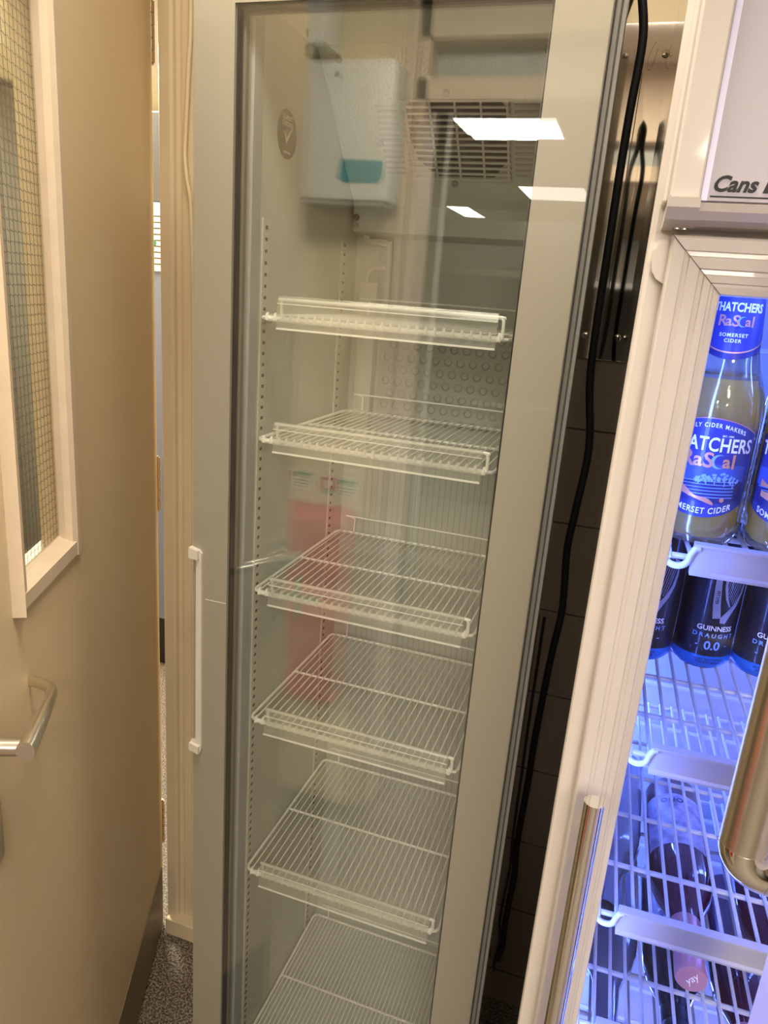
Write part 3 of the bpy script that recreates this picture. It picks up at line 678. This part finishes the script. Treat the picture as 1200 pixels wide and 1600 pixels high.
# --- cider bottles
bprof = [(0, .004), (.024, .0), (.031, .002), (.0355, .010), (.036, .016), (.036, .116), (.0345, .128), (.030, .142), (.0255, .155), (.0225, .168), (.0205, .19), (.0180, .215), (.0155, .235), (.0145, .243), (.0155, .245), (.0155, .252), (.0135, .254)]
def brad(z):
    for (ra, za), (rb, zb) in zip(bprof[1:], bprof[2:]):
        if za <= z <= zb: return ra + (rb - ra) * (z - za) / (zb - za)
    return .0145
def cider(label):
    b = thing('cider_bottle', label, 'bottle', (0, 0, 0), 0, 'cider bottles on the top shelf of the cooler')
    obj('glass_body', lathe(bprof, 44), M['bglass'], b, True)
    obj('cider', lathe([(0, .007), (.028, .007), (.033, .014), (.0335, .112), (.031, .128), (.0262, .144), (0, .144)], 32), M['cider'], b, True)
    obj('crown_cap', lathe([(.0150, .246), (.0165, .2465), (.0160, .255), (.012, .2585), (0, .2592)], 28), M['labl'], b, True)
    # body label
    top = lambda u: .113 - 8.0 * u * u
    bot = lambda u: .0270 + 9.0 * u * u
    R = brad; Z = 0
    lb = obj('body_label', wrap(patch(-.038, .038, top, bot), R), M['lab'], b)
    obj('label_sky', wrap(patch(-.034, .034, lambda u: .074, lambda u: .058), R, off=.0006), mat('label_mid', (.05, .09, .36, 1), .4), lb)
    bm = patch(-.034, .034, lambda u: .0595 + .0025 * math.sin(u * 90), lambda u: .040 + 3.5 * u * u, 30, 3)
    obj('label_field', wrap(bm, R, off=.0007), M['labn'], lb)
    bm = bmesh.new()
    for k in range(6):
        y0 = .0585 - .0028 * k
        join(bm, patch(-.030 + .004 * k, .026, lambda u, y0=y0: y0 + .0006 + .05 * u, lambda u, y0=y0: y0 + .05 * u, 10, 1))
    obj('field_line', wrap(bm, R, off=.0009), M['labl'], lb)
    bm = bmesh.new(); random.seed(3)
    for (cu, cv, rr) in ((-.004, .0600, .0032), (.002, .0620, .0042), (.0085, .0640, .0056), (.0165, .0630, .0056), (.0240, .0610, .0050)):
        for k in range(12):
            a = random.random() * 6.28; q = random.random() ** .5 * rr
            x_, y_ = cu + q * math.cos(a), cv + q * .75 * math.sin(a)
            join(bm, patch(x_ - .0011, x_ + .0011, lambda u, x_=x_, y_=y_: y_ + math.sqrt(max(0, .0011 ** 2 - (u - x_) ** 2)), lambda u, x_=x_, y_=y_: y_ - math.sqrt(max(0, .0011 ** 2 - (u - x_) ** 2)), 6, 1))
        join(bm, patch(cu - .0004, cu + .0004, lambda u, cv=cv, rr=rr: cv, lambda u, cv=cv, rr=rr: cv - rr * 1.3, 1, 1))
    obj('label_tree', wrap(bm, R, off=.0011), M['labl'], lb)
    bm = patch(-.026, .0105, lambda u: .0560 - .42 * (u + .026) + .0015 * math.sin(u * 300), lambda u: .0500 - .30 * (u + .026) - .0004, 20, 2)
    join(bm, patch(.0150, .0190, lambda u: .0438 + math.sqrt(max(0, .002 ** 2 - (u - .017) ** 2)), lambda u: .0438 - math.sqrt(max(0, .002 ** 2 - (u - .017) ** 2)), 8, 1))
    join(bm, patch(-.028, -.020, lambda u: .0640 - .5 * (u + .028), lambda u: .0580, 6, 1))
    obj('label_swoosh', wrap(bm, R, off=.0010), M['copper'], lb)
    bm = text_bm('THATCHERS', .0122, .00006, .00022, 0, 1.02); bm.transform(Matrix.Diagonal((1, 1.35, 1, 1))); wrap(bm, R, 0, 0, .0009, .0005, .0900)
    for body, s, dz_, bend, sp_ in (('FAMILY CIDER MAKERS', .0040, .1065, -7.5, 1.3), ('SOMERSET CIDER', .0060, .0325, 8.0, 1.15), ('EST. 1904', .0018, .0984, 0, 1.2)):
        t2 = text_bm(body, s, .00005, .0001, 0, sp_)
        for v in t2.verts: v.co.y = v.co.y * (1.25 if bend else 1) + bend * v.co.x ** 2
        if body[0] == 'S': obj('foot_lettering', wrap(t2, R, 0, 0, .0009, 0, dz_), M['labw'], lb)
        else: join(bm, wrap(t2, R, 0, 0, .0009, .012 if body[0] == 'E' else 0, dz_))
    obj('label_lettering', bm, M['labw'], lb)
    bm = bmesh.new()
    for ch_, x_, s in (('R', -.0165, .020), ('a', -.0075, .018), ('S', .0005, .019), ('a', .0150, .016), ('l', .0205, .018)):
        t2 = text_bm(ch_, s * .95, .00006, .00035); join(bm, wrap(t2, R, 0, 0, .0009, x_, .0765))
    obj('label_name', bm, M['copper'], lb)
    cres = lambda cx_, cy_, r_: patch(cx_ - r_, cx_ + r_ * .75, lambda u: cy_ + math.sqrt(max(0, r_ * r_ - (u - cx_) ** 2)), lambda u: cy_ + (1 if u > cx_ - r_ * .35 else -1) * 0 + 0, 1, 1)
    def crescent(cx_, cy_, r_):
        bm = bmesh.new(); n = 16; A = []; Bv = []
        for i in range(n + 1):
            a = math.radians(60 + 250 * i / n); A.append(bm.verts.new((cx_ + r_ * math.cos(a), cy_ + r_ * math.sin(a), 0)))
            th_ = .42 * r_ * math.sin(PI * i / n) + .00001; Bv.append(bm.verts.new((cx_ + (r_ - th_) * math.cos(a), cy_ + (r_ - th_) * math.sin(a), 0)))
        for i in range(n): bm.faces.new((A[i], A[i + 1], Bv[i + 1], Bv[i]))
        return bm
    obj('label_moon', wrap(crescent(.0088, .0765, .0062), R, off=.0009), M['labl'], lb)
    obj('label_border', wrap(patch(-.037, .037, lambda u: .1128 - 8.0 * u * u, lambda u: .1121 - 8.0 * u * u, 24, 1), R, off=.0007), M['copper'], lb)
    # neck label
    nl = obj('neck_label', wrap(patch(-.034, .034, lambda u: .214, lambda u: .1660 + 12 * u * u), R, off=.0005), M['lab'], b)
    obj('neck_border', wrap(patch(-.031, .031, lambda u: .1662 + 12 * u * u, lambda u: .1650 + 12 * u * u, 24, 1), R, off=.0007), M['copper'], nl)
    obj('neck_foot', wrap(patch(-.030, .030, lambda u: .1650 + 12 * u * u, lambda u: .1600 + 12 * u * u, 24, 1), R, off=.0005), M['labn'], nl)
    bm = text_bm('THATCHERS', .0072, .00005, .0002); bm.transform(Matrix.Diagonal((1, 1.35, 1, 1))); wrap(bm, R, 0, 0, .0009, 0, .2015)
    for body, dz_ in (('SOMERSET', .1795), ('CIDER', .1750)):
        t2 = text_bm(body, .0040, .00005, .0001, 0, 1.2); join(bm, wrap(t2, R, 0, 0, .0009, 0, dz_))
    obj('neck_lettering', bm, M['labw'], nl)
    bm = bmesh.new()
    for ch_, x_, s in (('R', -.0105, .0125), ('a', -.0055, .0115), ('S', .0000, .0125), ('a', .0090, .0105), ('l', .0128, .0120)):
        t2 = text_bm(ch_, s, .00005, .00025); join(bm, wrap(t2, R, 0, 0, .0009, x_, .1905))
    obj('neck_name', bm, M['copper'], nl)
    obj('neck_moon', wrap(crescent(.0050, .1905, .0042), R, off=.0009), M['labl'], nl)
    return b
cb0 = cider('cider bottle with a blue label, nearest the left frame of the cooler door')
spots = [(.0765, -.199, -.12, None), (.151, -.197, -.25, 'cider bottle with a blue label, cut off by the right edge of the photo'),
         (.086, -.122, .4, 'cider bottle half hidden directly behind the nearest cider bottle'),
         (.160, -.120, .2, 'cider bottle in the second row, seen between the two front bottles')]
for i, (x, y, a, lab) in enumerate(spots):
    b = cb0 if i == 0 else copy_tree(cb0)
    if lab: b['label'] = lab
    b.location = (x, y, SH[0] + .0032); b.rotation_euler = (0, 0, a)

# --- black beer cans
cprof = [(0, .004), (.020, .002), (.0245, .0), (.027, .002), (.0325, .0095), (.033, .013), (.033, .152), (.031, .158), (.0265, .1655), (.0268, .168), (.0255, .168), (.0245, .1655), (0, .165)]
def crad(z): return .033 if z > .012 else .0325
def can(label):
    b = thing('beer_can', label, 'can', (0, 0, 0), 0, 'black beer cans on the second cooler shelf')
    obj('can_body', lathe(cprof, 44), M['canb'], b, True)
    obj('blue_band', lathe([(.0275, .0022), (.0328, .0092), (.0333, .0125), (.0333, .0190)], 44), M['canblue'], b, True)
    bm = bmesh.new()
    for body, s, z, sp_ in (('GUINNESS', .0085, .0535, 1.0),):
        join(bm, wrap(text_bm(body, s, .00005, .00012, 0, sp_), crad, 0, 0, .0004, 0, z))
    obj('can_lettering', bm, M['labw'], b)
    bm = bmesh.new()
    for body, s, z, sp_ in (('DRAUGHT', .0072, .0445, 1.55), ('0.0', .0145, .0320, 1.0)):
        t2 = text_bm(body, s, .00005, .0003 if body == '0.0' else .00012, 0, sp_)
        join(bm, wrap(t2, crad, 0, 0, .0004, 0, z))
    for x_ in (-.0165, .0165): join(bm, wrap(text_bm('-', .011, .00005, .0001), crad, 0, 0, .0004, x_, .0330))
    obj('can_number', bm, M['labl'], b)
    t2 = text_bm('MUST NOT PIERCE\nWIDGET INSIDE', .0036, .00004, .0001, 0, 1.1); obj('band_lettering', wrap(t2, lambda z: .0334, 0, 0, .0003, 0, .0130), M['labn'], b)
    # harp: curved pillar, neck and strings
    bm = bmesh.new()
    def band(p, w_):
        g = bmesh.new(); L_ = []; 
        for i, q in enumerate(p):
            a = Vector(p[max(i - 1, 0)]); c_ = Vector(p[min(i + 1, len(p) - 1)]); d_ = (c_ - a).normalized(); n2 = Vector((-d_.y, d_.x))
            L_.append((g.verts.new((q[0] + n2.x * w_[i], q[1] + n2.y * w_[i], 0)), g.verts.new((q[0] - n2.x * w_[i], q[1] - n2.y * w_[i], 0))))
        for A, B2 in zip(L_, L_[1:]): g.faces.new((A[0], A[1], B2[1], B2[0]))
        return g
    join(bm, band([(-.0075, .124), (-.0062, .105), (-.0045, .085), (-.0015, .0665)], [.0030, .0034, .0040, .0042]))       # column
    join(bm, band([(.0262, .124), (.0262, .112), (.0235, .097), (.0180, .084), (.0110, .0735), (.0062, .0660), (.0058, .0610)], [.0012, .0015, .0019, .0024, .0032, .0044, .0030]))
    join(bm, band([(.0005, .122), (.0022, .104), (.0055, .091), (.0105, .0810)], [.0011, .0014, .0015, .0006]))
    join(bm, band([(-.010, .125), (.000, .134), (.013, .134), (.0262, .125)], [.0016, .0028, .0024, .0016]))
    for k in range(8):
        t_ = k / 7; join(bm, band([(.006 + .0190 * t_, .131 - .006 * t_), (.0105 - .0085 * (1 - t_) + .004 * t_, .0815 + .020 * (1 - t_))], [.00032] * 2))
    obj('harp_emblem', wrap(bm, crad, 0, 0, .0005), M['cansil'], b)
    t2 = text_bm('EST.1759', .0042, .00004, .0001); t2.transform(Matrix.Rotation(-PI / 2, 4, 'Z')); obj('harp_lettering', wrap(t2, crad, 0, 0, .0008, -.0050, .092), M['canb'], b)
    return b
can0 = can('black beer can with a harp, nearest the left frame of the cooler door')
for i, (x, y, a, lab) in enumerate([(.0625, -.030, -.05, None), (.1285, -.020, .22, 'black beer can with a harp, the middle one of the three in view'), (.1956, -.014, .12, 'black beer can with a harp, cut by the right edge of the photo')]):
    b = can0 if i == 0 else copy_tree(can0)
    if lab: b['label'] = lab
    b.location = (x, y, SH[1] + .0030); b.rotation_euler = (0, 0, a)

# --- lying bottles: axis along -y (neck to the front)
wprof = [(0, .006), (.030, .0), (.0375, .003), (.039, .010), (.039, .160), (.0375, .180), (.031, .205), (.022, .225), (.0162, .245), (.0150, .30), (.0150, .302)]
def wrad(z):
    for (ra, za), (rb, zb) in zip(wprof[1:], wprof[2:]):
        if za <= z <= zb: return ra + (rb - ra) * (z - za) / (zb - za)
    return .015
def wine(label, mb, mc, loc, rot, labelmat=None, texts=(), length=1.0, name='wine_bottle', cap=True, phi=0.0, grp=None):
    b = thing(name, label, 'bottle', loc, 0, grp)
    b.rotation_euler = (PI / 2, 0, rot)       # local z points to -y (towards the viewer)
    obj('glass_body', lathe(wprof, 44), mb, b, True)
    if cap:
        c = obj('capsule', lathe([(.0172, .243), (.0168, .262), (.0160, .264), (.0168, .266), (.0166, .276), (.0158, .278), (.0168, .280), (.0168, .290), (.0160, .292), (.0170, .2945), (.0172, .318), (.0160, .3205), (0, .3205)], 36), mc, b, True)
        t2 = text_bm('yay', .012, .0001, .0, .3); t2.transform(Matrix.Translation((0, 0, .3208)) @ Matrix.Rotation(.9, 4, 'Z')); obj('capsule_print', t2, M['paper'], c)
    if labelmat:
        # label faces up: local +y after the tilt becomes world +z ; wrap() faces -y, so turn by pi
        bm = wrap(patch(-.040, .040, lambda u: .150, lambda u: .045, 24, 4), wrad, 0, PI + phi, .0004); lb = obj('bottle_label', bm, labelmat[0], b)
        g = bmesh.new()
        for body, s, z in texts: join(g, wrap(xf(text_bm(body, s, .0001, .0003, 0, 1.1), Matrix.Rotation(PI, 4, 'Z')), wrad, 0, PI + phi, .0008, 0, z))
        if texts: obj('label_lettering', g, labelmat[1], lb)
    return b
labp = mat('label_patterned', (.30, .30, .46, 1), .5, noise=.45, nscale=70)
wine('rose bottle with patterned label and pink capsule lying across the cooler, base at the back', M['rose'], M['rosecap'], (.1560, .128, SH[3] + .0425), .03, (labp, M['labn']), (('ONO', .012, .060),), phi=.25, grp='bottles lying in the cooler')
wine('pale frosted bottle lying at the left side of the cooler beside the rose bottle', M['clearb'], M['crail'], (.0765, .170, SH[3] + .0425), -.02, None, (), phi=0, cap=False, grp='bottles lying in the cooler')
wine('pink capped bottle lying at the right of the cooler, cut by the photo edge', M['rose'], M['rosecap'], (.262, .100, SH[3] + .0425), .0, None, (), phi=0, grp='bottles lying in the cooler')
oval = (M['labn'], M['labw'])
wine('dark bottle with a black label lying on the lowest cooler shelf', M['darkb'], M['black'], (.178, .165, SH[4] + .0425), .02, oval, (('PROSECCO', .0095, .112), ('ROSE', .010, .124), ('DOC', .006, .134)), phi=-.1, grp='bottles lying in the cooler')
wine('dark red bottle lying right of the black labelled one on the lowest cooler shelf', M['rose'], M['rosecap'], (.268, .170, SH[4] + .0425), .0, None, (), grp='bottles lying in the cooler')
wine('pale bottle lying left of the black labelled one on the lowest cooler shelf', M['clearb'], M['crail'], (.098, .170, SH[4] + .0425), .0, None, (), cap=False, grp='bottles lying in the cooler')

# ================================================================== OPEN DOOR with big tube handle at the right edge
od = thing('open_cooler_door', 'satin tube pull handle with chrome elbow on an open door, right edge', 'door', (.162, -.455, 0))
obj('door_panel', B(0, .030, -.06, .06, .60, 1.95, .003), M['cooler'], od)
hn = bpy.data.objects.new('pull_handle', None); C.objects.link(hn); hn.parent = od
hx, hy, r_ = -.0510, -.012, .0140
zb = 1.420
bm = bmesh.new(); tube(bm, [(hx, hy, zb), (hx, hy, 1.80)], r_, 36); obj('tube_bar', bm, M['satin'], hn, True)
pts = [(hx, hy, zb + .0005)]
for k in range(11):
    a = PI + k * (PI / 2) / 10
    pts.append((hx + r_ * 1.05 + r_ * 1.05 * math.cos(a), hy, zb + r_ * 1.05 * math.sin(a)))
o = obj('elbow', T(pts, r_ * 1.005, 36), M['chrome'], hn, True); o['label'] = 'polished chrome elbow'
x_e = pts[-1][0]; z_e = pts[-1][2]
obj('mount_bar', T([(x_e, hy, z_e), (.0, hy, z_e)], r_, 36), M['satin'], hn, True)

# ================================================================== REFLECTED THINGS on the wall opposite and in the hall
WY = -1.15
t = thing('paper_towel_dispenser', 'white towel dispenser with a teal label, reflected in the fridge glass', 'dispenser', (-.815, WY, 1.957))
obj('casing', B(-.135, .135, 0, .10, 0, .335, .008, 3), M['disp'], t, True)
bm = bmesh.new(); prism(bm, [(-.010, .055), (.010, .045), (.105, .045), (.118, .060), (.118, .100), (-.002, .102)], 'y', .1001, .1012); bm.transform(Matrix.Diagonal((1, 1, 1, 1)))
obj('teal_window', bm, M['teal'], t)
obj('lower_lip', B(-.125, .125, .01, .095, -.010, .002, .002), M['grey'], t); obj('lock', T([(-.02, .1, .300), (-.02, .1015, .300)], .006, 14), M['slot'], t)
t = thing('wall_box', 'white wall box with handwriting above the towel dispenser, reflected', 'box', (-.985, WY, 2.325))
obj('casing', B(-.115, .115, 0, .11, 0, .30, .005), M['disp'], t, True)
tb = text_bm('MAX EMPTY', .026, .0004, .0006, .1); tb.transform(Matrix(((-1, 0, 0, .0), (0, 0, 1, .1106), (0, 1, 0, .022), (0, 0, 0, 1)))); obj('handwriting', tb, M['ink'], t)
def sign(x, z, lab, first):
    s = thing('safety_sign', lab, 'sign', (x, WY, z), 0, 'safety signs above the red cover')
    obj('panel', B(-.062, .062, 0, .003, -.030, .032), M['paper'], s)
    obj('red_field', B(-.058, -.012, .003, .0036, -.012, .028) if first else B(-.060, -.008, .003, .0036, -.014, .028), M['redp'], s)
    bm = bmesh.new(); box(bm, -.045, -.030, .0036, .0042, -.006, .020, .002); box(bm, -.026, -.018, .0036, .0042, -.004, .018); obj('pictogram', bm, M['paper'], s)
    bm = bmesh.new(); box(bm, -.004, .056, .003, .0036, .012, .026)
    for k in range(3): box(bm, -.002, .050, .003, .0036, -.020 + k * .010, -.016 + k * .010)
    obj('green_field', bm, M['green'], s); obj('foot_band', B(-.058, -.012, .003, .0036, -.026, -.016), M['copper'] if first else M['green'], s)
sign(-.955, 1.145, 'white safety sign with red symbol and orange foot band, reflected above the red cover', True)
sign(-.805, 1.140, 'white safety sign with red symbol and green foot band, reflected above the red cover', False)
t = thing('fire_equipment_cover', 'red fire equipment cover below the safety signs, reflected in the glass', 'cover', (-.900, WY, .43))
obj('cover', B(-.175, .175, 0, .13, 0, .655, .035, 4), M['red'], t, True)
bm = bmesh.new(); box(bm, -.02, .10, .1295, .1315, .36, .385); box(bm, .02, .035, .1295, .1315, .30, .44); obj('green_strap', bm, M['green'], t)
obj('bottom_hem', B(-.172, .172, .002, .133, .03, .055, .003), M['redp'], t)
# ceiling lights: the reflected ones first, then unseen panels added as fill
def clight(x0, x1, y0, y1, lab):
    t = thing('ceiling_light', lab, 'light', ((x0 + x1) / 2, (y0 + y1) / 2, H), 0, 'flat ceiling lights')
    a, b_ = (x1 - x0) / 2, (y1 - y0) / 2
    obj('frame', frame_bm(-a - .012, a + .012, -b_ - .012, b_ + .012, -a, a, -b_, b_, -.018, 0) if False else B(-a - .012, a + .012, -b_ - .012, b_ + .012, -.016, 0), M['disp'], t)
    obj('diffuser', B(-a, a, -b_, b_, -.019, -.0161), M['lamp'], t)
clight(-1.09, -.56, -3.55, -3.19, 'flat ceiling light nearest the fridge among those reflected in its glass')
clight(-1.09, -.58, -6.15, -5.42, 'flat ceiling light reflected near the right frame of the fridge door')
clight(-2.05, -1.83, -7.75, -6.87, 'small flat ceiling light reflected farthest away in the fridge glass')
clight(-.78, .10, -.61, -.31, 'added flat fill light above the open room door, outside the picture')
clight(.32, .92, -2.60, -2.00, 'added flat fill light behind the camera in the hall, outside the picture')
clight(.45, 1.05, -4.60, -4.00, 'added flat fill light deeper in the hall, outside the picture')
# far hall kitchen pieces
t = thing('steel_counter', 'long steel counter in the hall, reflected dimly in the fridge glass', 'counter', (-1.2, -5.6, 0))
obj('worktop', B(-.9, 1.4, -.35, .35, .88, .92, .005), M['steel'], t); obj('base_cabinet', B(-.88, 1.38, -.33, .30, .0, .88), M['darkgrey'], t)
t = thing('extractor_hood', 'dark extractor hood over the counter, reflected dimly in the glass', 'hood', (-1.2, -6.0, 1.95))
obj('canopy', prism(bmesh.new(), [(-.45, 0), (.45, 0), (.45, .08), (.25, .45), (-.45, .45)], 'x', -.9, 1.4), M['darkgrey'], t)
obj('rim', B(-.91, 1.41, .44, .46, -.01, .04), M['steel'], t)
t = thing('upright_freezer', 'grey upright freezer in the hall, reflected left of the lights', 'freezer', (-1.75, -4.2, 0))
obj('body', B(-.3, .3, -.35, .3, .08, 1.95, .01), M['steel'], t); obj('door', B(-.295, .295, .3, .34, .12, 1.93, .008), M['hall'], t); obj('plinth', B(-.28, .28, -.33, .28, 0, .08), M['black'], t)
